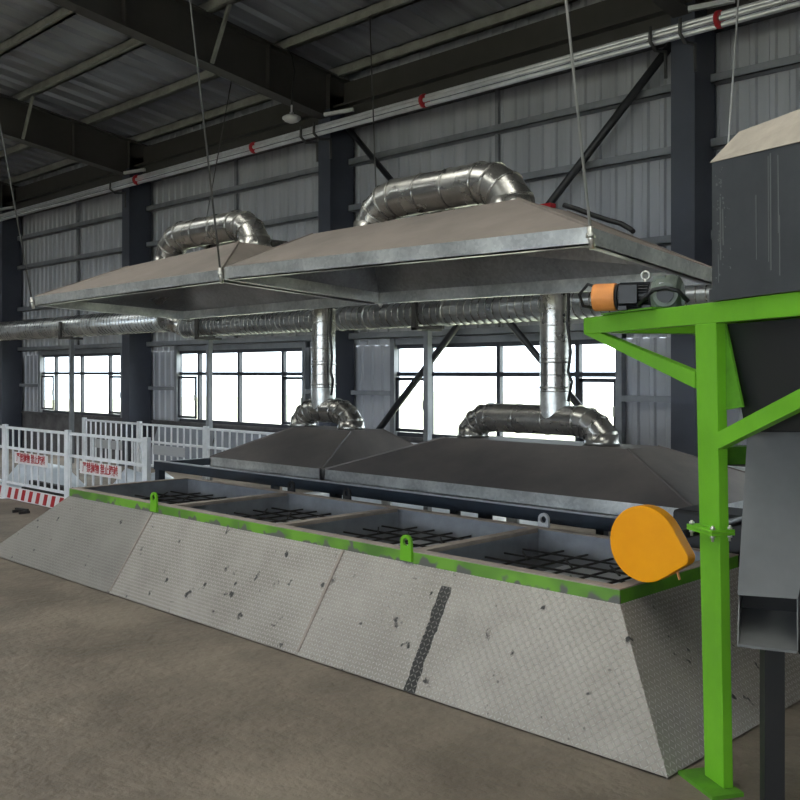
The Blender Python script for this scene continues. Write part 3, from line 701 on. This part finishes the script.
# dark rail frame under the lower hoods
t = thing('support_frame', W(7.7, 7.2, -ZC), 'dark blue steel frame carrying the lower hoods behind the pit', 'frame')
b = MB(); b.box((-12.0, 7.10, .73), (-3.5, 7.24, .845)); b.build('front_rail', M_['rail'], t)
b = MB(); b.box((-12.0, 9.14, .73), (-3.5, 9.26, .845)); b.build('back_rail', M_['rail'], t)
b = MB(); b.box((-12.0, 7.105, .848), (-3.5, 7.155, .86)); b.build('rail_edge', M_['pan'], t)
for s in (11.95, 3.55): b = MB(); b.box((-s - .04, 7.24, .74), (-s + .04, 9.14, .84)); b.build('cross_rail', M_['rail'], t)
for s in (11.95, 8.2, 6.0, 3.55):
    for d in (7.17, 9.2): b = MB(); b.box((-s - .05, d - .05, 0), (-s + .05, d + .05, .73)); b.build('leg', M_['rail'], t)

# ------------------------------------------------------------------ fence
FONT = None
def lettering(txt, loc, size, m, parent, squeeze=1.0):
    cu = bpy.data.curves.new('lettering', 'FONT'); cu.body = txt; cu.size = size; cu.align_x = 'CENTER'; cu.align_y = 'CENTER'; cu.extrude = .002; cu.offset = .0025
    o = bpy.data.objects.new('tmp', cu); C.objects.link(o); bpy.context.view_layer.update()
    me = bpy.data.meshes.new_from_object(o.evaluated_get(bpy.context.evaluated_depsgraph_get())); bpy.data.objects.remove(o)
    rot = Matrix.Translation(Vector(loc)) @ Matrix.Rotation(math.pi / 2, 4, 'X') @ Matrix.Diagonal((squeeze, 1, 1, 1)); me.transform(rot)
    o = bpy.data.objects.new('lettering', me); C.objects.link(o); me.materials.clear(); me.materials.append(m)
    o.parent = parent
    return o
TXT = '\u4e25\u7981\u629b\u7269 \u7981\u6b62\u8de8\u8d8a'
def fence_panel(s1, s0, d, top, npick, label, written=True, group='white fence panels'):
    cx = -(s1 + s0) / 2; o = thing('safety_barrier', (cx, d, 0), label, 'fence panel', group)
    x0, x1 = -s1 + .075, -s0 - .075
    b = MB(); z1 = top
    for z in (z1 - .02, z1 - .35, .28): b.box((x0, d - .018, z - .02), (x1, d + .018, z + .02))
    for x in (x0, x1): b.box((x - .018, d - .018, .03), (x + .018, d + .018, z1))
    b.build('rail_frame', M_['white'], o)
    for k in range(1, npick + 1):
        x = x0 + (x1 - x0) * k / (npick + 1); b = MB(); b.box((x - .014, d - .012, .28), (x + .014, d + .012, z1 - .02)); b.build('picket', M_['white'], o)
    zc = z1 - .49; hw = .60 if written else .55; sx = cx - (0.10 if written else 0.05)
    b = MB(); b.box((sx - hw, d - .03, zc - .09), (sx + hw, d - .02, zc + .09)); sg = b.build('sign_plate', M_['signwhite'] if written else M_['signgrey'], o)
    if written:
        l = lettering(TXT, (sx, d - .032, zc), .155, M_['red'], sg, .80)
        l['label'] = 'red warning lettering'
        b = MB(); b.box((x0, d - .03, .015), (x1, d - .02, .22)); kp = b.build('kick_plate', M_['signwhite'], o)
        b = MB(); n = 8; wd = (x1 - x0)
        for k in range(n):
            xa = x0 + wd * (k + .25) / n
            b.prism([(xa, d - .033, .03), (xa + .12, d - .033, .03), (xa + .20, d - .033, .205), (xa + .08, d - .033, .205)], (0, .004, 0))
        st = b.build('stripe', M_['red'], kp); st['label'] = 'slanted red warning stripes'
    return o
FT = 1.09; FF = 1.2; DFF = 6.66
fr = [18.2, 15.96, 13.7, 11.43]
for k, w in enumerate(('white fence panel at the very edge of the front fence, beyond its first post', 'white fence panel with red and white kick plate and red lettered sign', 'white fence panel with red lettered sign just behind the pit corner')):
    fence_panel(fr[k], fr[k + 1], DFF, FF, 8, w)
def post(s, d, top, label):
    b = MB(); b.box((-s - .055, d - .03, 0), (-s + .055, d + .03, top + .03)); b.box((-s - .09, d - .08, 0), (-s + .09, d + .08, .012)); o = tag(b.build('fence_post', M_['white']), label, 'fence post', 'white fence posts')
for s, w in zip(fr, ('outermost white post of the front fence', 'white post where the striped kick plate begins', 'white double post between the two lettered fence panels', 'white post ending the front fence behind the pit')): post(s, DFF, FF, w)
bk = [19.4, 17.1, 14.76, 12.42, 10.08, 7.74, 5.4, 3.06]
bl = ['blank signed fence panel of the back row under the column', 'blank signed fence panel of the back row before the added pale boards', 'plain fence panel of the back row before the middle window', 'fence panel of the back row behind the short lower hood',
      'fence panel of the back row behind the gap of the lower hoods', 'fence panel of the back row behind the long lower hood', 'fence panel of the back row behind the green frame']
for k in range(7): fence_panel(bk[k], bk[k + 1], 9.8, FT, 9, bl[k], False)
for k, s in enumerate(bk): post(s, 9.8, FT, 'white back row fence post, %s counted from the fence corner' % ordw[k])

# things lying behind the fence
def heap(label, s, d, ls, ld, hh, seed, m, name='plastic_sheet'):
    rnd = random.Random(seed); b = MB(); nx, ny = 22, 10; vs = {}
    ph_ = [(rnd.uniform(2, 6), rnd.uniform(2, 6), rnd.uniform(0, 6), rnd.uniform(.3, 1)) for _ in range(6)]
    for i in range(nx + 1):
        for j in range(ny + 1):
            u, v = i / nx, j / ny; e = min(1, 5 * min(u, 1 - u)) * min(1, 3.5 * min(v, 1 - v))
            k = sum(a * math.sin(fx * u * 3 + p) * math.cos(fy * v * 2 + p) for fx, fy, p, a in ph_) / 4
            z = 0.01 + hh * e * (0.75 + .35 * k)
            vs[i, j] = b.bm.verts.new((-s - ls / 2 + ls * u + .04 * k, d - ld / 2 + ld * v + .03 * k, max(0.008, z)))
    for i in range(nx):
        for j in range(ny): b.bm.faces.new((vs[i, j], vs[i + 1, j], vs[i + 1, j + 1], vs[i, j + 1])).smooth = True
    bot = [b.bm.verts.new((x, y, 0.0)) for x, y in ((-s - ls / 2, d - ld / 2), (-s + ls / 2, d - ld / 2), (-s + ls / 2, d + ld / 2), (-s - ls / 2, d + ld / 2))]
    b.bm.faces.new(list(reversed(bot)))
    return tag(b.build(name, m), label, 'plastic sheet', 'pale sheets behind the fence')
heap('crumpled pale blue plastic sheet behind the fence panel with the striped kick plate', 16.9, 7.75, 2.3, .9, .52, 1, M_['sheet'])
heap('pale blue plastic sheet behind the second lettered fence panel', 14.55, 8.5, 2.0, .8, .46, 2, M_['sheet'])
heap('low pale blue plastic sheet seen under the dark frame', 10.4, 10.65, 5.0, .5, .16, 3, M_['sheet'])
b = MB(); b.box((-16.0, 6.95, 0.0), (-14.2, 7.2, .16)); b.bar((-15.9, 7.08, .215), (-14.4, 7.1, .205), .09, .11); tag(b.build('dark_timber', M_['grate']), 'dark timber lying against the fence foot by the striped plate', 'timber')
for k, (s0, s1, w) in enumerate(((14.75, 16.6, 'added pale grey board for window light on the plinth under the middle window'), (16.7, 18.9, 'added pale grey board for window light on the plinth beside the second column'))):
    b = MB(); b.hexa([Vector(p) for p in ((-s1, 10.98, 0), (-s0, 10.98, 0), (-s0, 11.02, 0), (-s1, 11.02, 0), (-s1, 11.30, .93), (-s0, 11.30, .93), (-s0, 11.34, .93), (-s1, 11.34, .93))])  # added boards carry the window's reflected light as pale colour
    tag(b.build('window_light_board', M_['board']), w, 'board', 'added boards for window light on the plinth')
# small iron offcut on the floor
c = W(14.1, 6.1, -ZC)
t = thing('iron_offcut', c, 'small dark iron offcut lying on the floor before the striped fence panel', 'offcut')
b = MB(); b.bar(c + Vector((-.14, 0, .055)), c + Vector((.14, .06, .055)), .035, .03); b.build('bar', M_['grate'], t)
for dx in (-.11, .11): b = MB(); b.bar(c + Vector((dx, -.06, .02)), c + Vector((dx, .10, .02)), .03, .04); b.build('foot', M_['grate'], t)

# ------------------------------------------------------------------ the green machine
O = Vector((-2.35, 4.54, 0)); E1 = Vector((-.863, .505, 0)).normalized(); E2 = Vector((E1.y, -E1.x, 0))
def P(t, q, z): return O + E1 * t + E2 * q + Vector((0, 0, z))
def mbox(b, t0, t1, q0, q1, z0, z1, mi=0):
    return b.hexa([P(t0, q0, z0), P(t1, q0, z0), P(t1, q1, z0), P(t0, q1, z0), P(t0, q0, z1), P(t1, q0, z1), P(t1, q1, z1), P(t0, q1, z1)], mi)
BT = .35 + ZC; BBm = BT - .105
fr_ = thing('machine_frame', O, 'bright green painted steel frame carrying the motor and black hopper', 'machine frame')
b = MB(); ln = Vector((R2, R2, 0)) * .045; b.hexa([P(-.085, 0, .02) + ln, P(.085, 0, .02) + ln, P(.085, .055, .02) + ln, P(-.085, .055, .02) + ln, P(-.095, 0, BBm), P(.095, 0, BBm), P(.095, .055, BBm), P(-.095, .055, BBm)]); b.build('post', M_['green'], fr_, bevel=.004)
b = MB(); mbox(b, -1.95, 1.41, 0, .055, BBm, BT); b.build('beam', M_['green'], fr_, bevel=.004)
b = MB(); mbox(b, -1.95, -1.75, 0, .055, 0.02, BBm); b.build('post', M_['green'], fr_, bevel=.004)
b = MB()
zA, zB = BBm, 2.10
b.prism([P(1.40, .004, zA + .0), P(1.18, .004, zA), P(.1, .004, zB), P(.1, .004, zB - .085)], E2 * .045); b.build('bracket_strut', M_['green'], fr_)
b = MB(); b.prism([P(-.1, .004, ZC - .30), P(-.1, .004, ZC - .385), P(-1.75, .004, ZC + .215), P(-1.6, .004, BBm)], E2 * .045); b.build('brace', M_['green'], fr_)
# rear frame, parallel to the front one
for q0 in (.80,):
    b = MB(); mbox(b, -1.95, 1.41, q0, q0 + .055, BBm, BT); b.build('beam', M_['green_dark'], fr_)
    for t0 in (-.1, -1.95): b = MB(); mbox(b, t0, t0 + .2, q0, q0 + .055, 0.02, BBm); b.build('post', M_['green_dark'], fr_)
for t0, z0 in ((1.30, BBm), (.06, BBm), (-1.9, BBm), (.06, 1.62)):
    b = MB(); mbox(b, t0 - .05, t0 + .05, .055, .80, z0 + .005, z0 + .095); b.build('cross_beam', M_['green_dark'] if z0 < 2 else M_['green'], fr_)
# bolted splice on the post
FZ = 1.30
b = MB(); mbox(b, -.115, .115, -.035, .095, FZ - .014, FZ - .001); mbox(b, -.115, .115, -.035, .095, FZ + .001, FZ + .014); b.build('flange_plate', M_['green'], fr_)
for t0 in (-.095, .095):
    for q0 in (-.018, .077):
        b = MB(); c = P(t0, q0, FZ); b.tube([c + Vector((0, 0, -.045)), c + Vector((0, 0, .034))], .007, 8); b.tube([c + Vector((0, 0, .014)), c + Vector((0, 0, .027))], .013, 6); b.tube([c + Vector((0, 0, -.027)), c + Vector((0, 0, -.014))], .013, 6); b.build('bolt', M_['steel'], fr_)
for t0, q0 in ((0, 0), (-1.85, 0), (0, .80), (-1.85, .80)):
    b = MB(); mbox(b, t0 - .16, t0 + .16, q0 - .06, q0 + .115, 0, .02); b.build('foot_plate', M_['green_dark'], fr_)
b = MB(); b.prism([P(-.088, .056, BBm), P(-.088, .056, 1.91), P(-.235, .056, 1.93)], E2 * .012); b.build('gusset', M_['green_dark'], fr_)

# hopper
hp = thing('hopper', P(-.6, .4, BT), 'large charcoal steel hopper with dusty sloping lid on the green frame', 'hopper')
hb = BT + .012
b = MB()
b.hexa([P(-.08, -.012, hb), P(-1.35, -.012, hb), P(-1.35, .86, hb), P(-.08, .86, hb), P(-.08, -.012, ZC + 1.045), P(-1.35, -.012, ZC + .945), P(-1.35, .86, ZC + .945), P(-.08, .86, ZC + 1.045)])
b.build('body', M_['hopper'], hp)
b = MB()
b.hexa([P(-.07, -.02, ZC + 1.046), P(-1.36, -.02, ZC + .946), P(-1.36, .87, ZC + .946), P(-.07, .87, ZC + 1.046), P(-.11, .12, ZC + 1.20), P(-1.36, .12, ZC + 1.175), P(-1.36, .75, ZC + 1.175), P(-.11, .75, ZC + 1.20)])
b.build('lid', M_['lid'], hp)
b = MB(); mbox(b, -1.36, -.07, -.022, .87, hb - .01, hb + .05); b.build('base_flange', M_['hopper'], hp)
b = MB()
b.hexa([P(-.16, .12, ZC - .27), P(-.75, .12, ZC - .27), P(-.75, .60, ZC - .27), P(-.16, .60, ZC - .27), P(-.045, .085, BBm - .005), P(-1.3, .085, BBm - .005), P(-1.3, .78, BBm - .005), P(-.045, .78, BBm - .005)])
b.build('cone', M_['black'], hp)
M_['lime'] = mat('lime_stain', (0.115, 0.12, 0.12), .8); rnd = random.Random(3)          # lime runs down the hopper face
for (t0, z0, z1, w) in ((-.53, .98, .50, .005), (-.545, .99, .46, .008), (-.60, .97, .62, .006), (-.61, .70, .43, .005), (-.44, .82, .52, .004), (-.15, .86, .55, .009), (-.17, .80, .62, .012), (-.135, .58, .44, .005)):
    b = MB(); b.hexa([P(t0, -.0135, ZC + z1), P(t0 - w, -.0135, ZC + z1), P(t0 - w, -.0118, ZC + z1), P(t0, -.0118, ZC + z1), P(t0 + .004, -.0135, ZC + z0), P(t0 - w * .4, -.0135, ZC + z0), P(t0 - w * .4, -.0118, ZC + z0), P(t0 + .004, -.0118, ZC + z0)]); b.build('lime_stain', M_['lime'], hp)
b = MB()
for _ in range(46):
    t0 = -rnd.gauss(.16, .04); z0 = rnd.uniform(.45, 1.0); r = rnd.uniform(.003, .009)
    if t0 > -.09: continue
    c = P(t0, -.0135, ZC + z0); b.hexa([c, c - E1 * r, c - E1 * r + E2 * .0015, c + E2 * .0015, c + Vector((0, 0, r * 1.4)), c - E1 * r + Vector((0, 0, r)), c - E1 * r + E2 * .0015 + Vector((0, 0, r)), c + E2 * .0015 + Vector((0, 0, r * 1.4))])
sk = b.build('lime_specks', M_['lime'], hp); sk['kind'] = 'stuff'

# discharge chute, turned to face the hall
F = Vector((-R2, R2, 0)); Rr = Vector((R2, R2, 0))
def Q(r, w, z): return F * w + Rr * r + Vector((0, 0, z))
ch = thing('discharge_chute', Q(1.80, 4.7, 0), 'tall grey steel discharge chute below the black hopper', 'chute')
b = MB()
lo_ = [Q(1.575, 4.48, 1.06), Q(1.84, 4.44, 1.05), Q(1.88, 4.72, 1.05), Q(1.70, 4.76, 1.06)]
hi_ = [Q(1.69, 4.67, ZC - .292), Q(2.07, 4.63, ZC - .292), Q(2.07, 4.80, ZC - .292), Q(1.80, 4.84, ZC - .292)]
for i in range(4):
    j = (i + 1) % 4; b.face([lo_[i], lo_[j], hi_[j], hi_[i]])
bmesh.ops.remove_doubles(b.bm, verts=b.bm.verts, dist=1e-5); bmesh.ops.recalc_face_normals(b.bm, faces=b.bm.faces)
b.build('trunk', [M_['chute'], M_['black']], ch, solid=.006)
b = MB(); b.hexa([Q(1.68, 4.655, ZC - .29), Q(2.08, 4.615, ZC - .29), Q(2.08, 4.82, ZC - .29), Q(1.68, 4.86, ZC - .29), Q(1.68, 4.655, ZC - .272), Q(2.08, 4.615, ZC - .272), Q(2.08, 4.82, ZC - .272), Q(1.68, 4.86, ZC - .272)]); b.build('collar', M_['black'], ch)
b = MB(); th = Vector((0, 0, -.012))
q4 = [Q(1.545, 4.40, .853), Q(1.811, 4.38, .827), Q(1.95, 4.72, .92), Q(1.687, 4.75, .935)]
b.hexa([p + th for p in q4] + q4); b.build('lip', M_['chute'], ch)
for A_, B_, zt_ in ((q4[0], q4[3], 1.06), (q4[1], q4[2], 1.05)):
    b = MB(); ft = A_.lerp(B_, .35); ft.z = zt_ - .02; bk_ = B_.copy(); bk_.z = zt_
    b.prism([A_, B_, bk_, ft], Rr * .006); b.build('cheek', M_['chute'], ch)
b = MB(); bk0, bk1 = q4[3].copy(), q4[2].copy(); b.prism([bk0, bk1, Vector((bk1.x, bk1.y, 1.06)), Vector((bk0.x, bk0.y, 1.06))], F * .006); b.build('back_sheet', M_['black'], ch)
b = MB(); b.hexa([Q(1.71, 4.50, 0), Q(1.80, 4.49, 0), Q(1.81, 4.58, 0), Q(1.72, 4.59, 0), Q(1.71, 4.50, .845), Q(1.80, 4.49, .845), Q(1.81, 4.58, .845), Q(1.72, 4.59, .845)]); b.build('leg', M_['black'], ch)

# motor with gearbox on the bracket
D_ = (Rr * .5 - F * .25).normalized(); S_ = Vector((D_.y, -D_.x, 0))
if S_.dot(F) > 0: S_ = -S_
mo = thing('gear_motor', Q(1.42, 5.6, BT), 'black electric motor with grey gearbox and orange end cover on the green beam', 'motor')
MH = BT + .012 + .084
def K(x, y=0.0, z=0.0): return Q(1.165, 5.76, MH) + D_ * x + S_ * y + Vector((0, 0, z))
def kbox(b, x0, x1, y0, y1, z0, z1): return b.hexa([K(x0, y0, z0), K(x1, y0, z0), K(x1, y1, z0), K(x0, y1, z0), K(x0, y0, z1), K(x1, y0, z1), K(x1, y1, z1), K(x0, y1, z1)])
b = MB(); mbox(b, .48, 1.10, -.03, .86, BT + .001, BT + .012); b.build('mounting_plate', M_['green_dark'], mo)
b = MB(); b.tube([K(0), K(.006), K(.135)], [.076, .082, .082], 28, split=True); b.build('fan_cover', M_['orange_faded'], mo)
b = MB(); b.tube([K(.136), K(.150), K(.155), K(.335), K(.34), K(.352)], [.072, .078, .066, .066, .082, .082], 28, split=True)
for k in range(26):
    a = 2 * math.pi * k / 26; v = S_ * math.cos(a) + Vector((0, 0, 1)) * math.sin(a)
    b.bar(K(.16) + v * .072, K(.335) + v * .072, .005, .022, up=v)
b.build('motor_body', M_['motor'], mo)
b = MB(); kbox(b, .175, .275, .06, .098, -.045, .055); kbox(b, .17, .28, .096, .104, -.05, .06); b.build('terminal_box', M_['motor'], mo, bevel=.004)
for x0 in (.16, .30): b = MB(); kbox(b, x0, x0 + .05, -.07, .07, -.083, -.060); b.build('motor_foot', M_['motor'], mo)
b = MB(); b.tube([K(.352), K(.372), K(.385), K(.46), K(.50), K(.52)], [.090, .098, .112, .118, .106, .07], 24, split=True)
kbox(b, .40, .49, -.085, .085, -.083, -.03); kbox(b, .36, .43, -.05, .07, .07, .108)
b.tube([K(.44, -.11, -.005), K(.44, .11, -.005)], .07, 20, split=True)
for k in range(5): a = .4 + k * .5; v = S_ * math.cos(a) + Vector((0, 0, 1)) * math.sin(a); b.bar(K(.375) + v * .098, K(.49) + v * .098, .008, .03, up=v)
b.build('gearbox', M_['gear'], mo)
b = MB(); b.tube([K(.44, .111, -.005), K(.44, .118, -.005)], .048, 18, split=True); b.build('bearing_cap', M_['motor'], mo)
b = MB(); kbox(b, .405, .435, .098, .104, .025, .065); b.build('nameplate', M_['signwhite'], mo)
b = MB(); c = K(.305, 0, .118); n = 20; b.tube([c + D_ * (.024 * math.cos(2 * math.pi * k / n)) + Vector((0, 0, .024 * math.sin(2 * math.pi * k / n))) for k in range(n + 1)], .007, 8, cap=False); b.tube([K(.305, 0, .06), K(.305, 0, .094)], .008, 8); b.build('lifting_eye', M_['steel'], mo)
b = MB(); b.tube([K(.285, .09, -.06), K(.33, .13, -.02), K(.38, .15, .02), K(.45, .16, .03), K(.52, .15, .01), K(.57, .12, -.05)], .012, 10); b.build('cable', M_['rubber'], mo)
b = MB(); b.tube([K(.02, -.05, .06), K(-.06, -.08, .09), K(-.12, -.1, .03), K(-.10, -.12, -.04), K(.0, -.16, -.06)], .009, 8); b.build('cable', M_['rubber'], mo)

# orange belt guard over the pit corner
gc = W(3.03, 5.08, 1.072 - ZC)
gd = thing('belt_guard', gc + Vector((0, 0, -.24)), 'flat orange teardrop belt guard at the pit corner beside the green post', 'belt guard')
r1, r2 = .228, .05; tip = Vector((.245, 0, -.05)); L_ = tip.length; ang = math.atan2(tip.z, tip.x); al = math.acos((r1 - r2) / L_)
prof = []
for k in range(33): a = ang + al + (2 * math.pi - 2 * al) * k / 32; prof.append(Vector((r1 * math.cos(a), 0, r1 * math.sin(a))))
for k in range(9): a = ang - al + 2 * al * k / 8; prof.append(tip + Vector((r2 * math.cos(a), 0, r2 * math.sin(a))))
b = MB(); b.prism([gc + p for p in prof], (0, .09, 0), smooth_side=False); b.build('guard_shell', M_['orange'], gd, bevel=.006)
b = MB(); b.bar(gc + Vector((.19, .06, -.13)), gc + Vector((.21, .06, -.19)), .02, .006); b.build('tab', M_['orange_faded'], gd)
b = MB(); b.tube([gc + Vector((0, .09, 0)), gc + Vector((0, 1.54, 0))], .03, 14); b.build('shaft', M_['black'], gd)
# dark drive machine behind it
dm = thing('drive_housing', W(2.95, 6.84, -ZC), 'black drive housing behind the orange belt guard and green post', 'machine')
b = MB(); b.box((-3.7, 6.62, 0), (-2.2, 7.05, 1.06)); b.bm.verts.ensure_lookup_table(); b.build('housing', M_['black'], dm, bevel=.03)
b = MB(); b.tube([Vector((-3.0, 6.84, 1.06)), Vector((-2.25, 6.84, 1.06))], .14, 24); b.build('drum_cover', M_['black'], dm)

# ------------------------------------------------------------------ camera, light, colour
cam = bpy.data.cameras.new('camera'); co = bpy.data.objects.new('camera', cam); C.objects.link(co)
co.location = (0, 0, ZC); co.rotation_euler = (math.pi / 2, 0, math.pi / 4)
cam.sensor_width = 36; cam.lens = 36 * 960 / 800; cam.shift_y = -28 / 800; cam.clip_end = 300
bpy.context.scene.camera = co

wd = bpy.data.worlds.new('overcast_sky'); bpy.context.scene.world = wd; wd.use_nodes = True
nt = wd.node_tree; bg = nt.nodes['Background']
tc = N(nt, 'ShaderNodeTexCoord'); sp = N(nt, 'ShaderNodeSeparateXYZ'); nt.links.new(tc.outputs['Generated'], sp.inputs[0])
rp = N(nt, 'ShaderNodeValToRGB'); nt.links.new(sp.outputs['Z'], rp.inputs['Fac'])
rp.color_ramp.elements[0].position = 0.0; rp.color_ramp.elements[0].color = (0.74, 0.86, 1.0, 1)
rp.color_ramp.elements[1].position = 0.6; rp.color_ramp.elements[1].color = (1.0, 0.955, 0.90, 1)
nt.links.new(rp.outputs['Color'], bg.inputs['Color']); bg.inputs['Strength'].default_value = 1.5

sc = bpy.context.scene
sc.view_settings.view_transform = 'Standard'; sc.view_settings.look = 'None'; sc.view_settings.gamma = 1.0; sc.view_settings.use_curve_mapping = False
sc.view_settings.exposure = 2.5
sc.cycles.max_bounces = 8; sc.cycles.diffuse_bounces = 5; sc.cycles.glossy_bounces = 4; sc.cycles.transparent_max_bounces = 12
sc.cycles.use_denoising = True
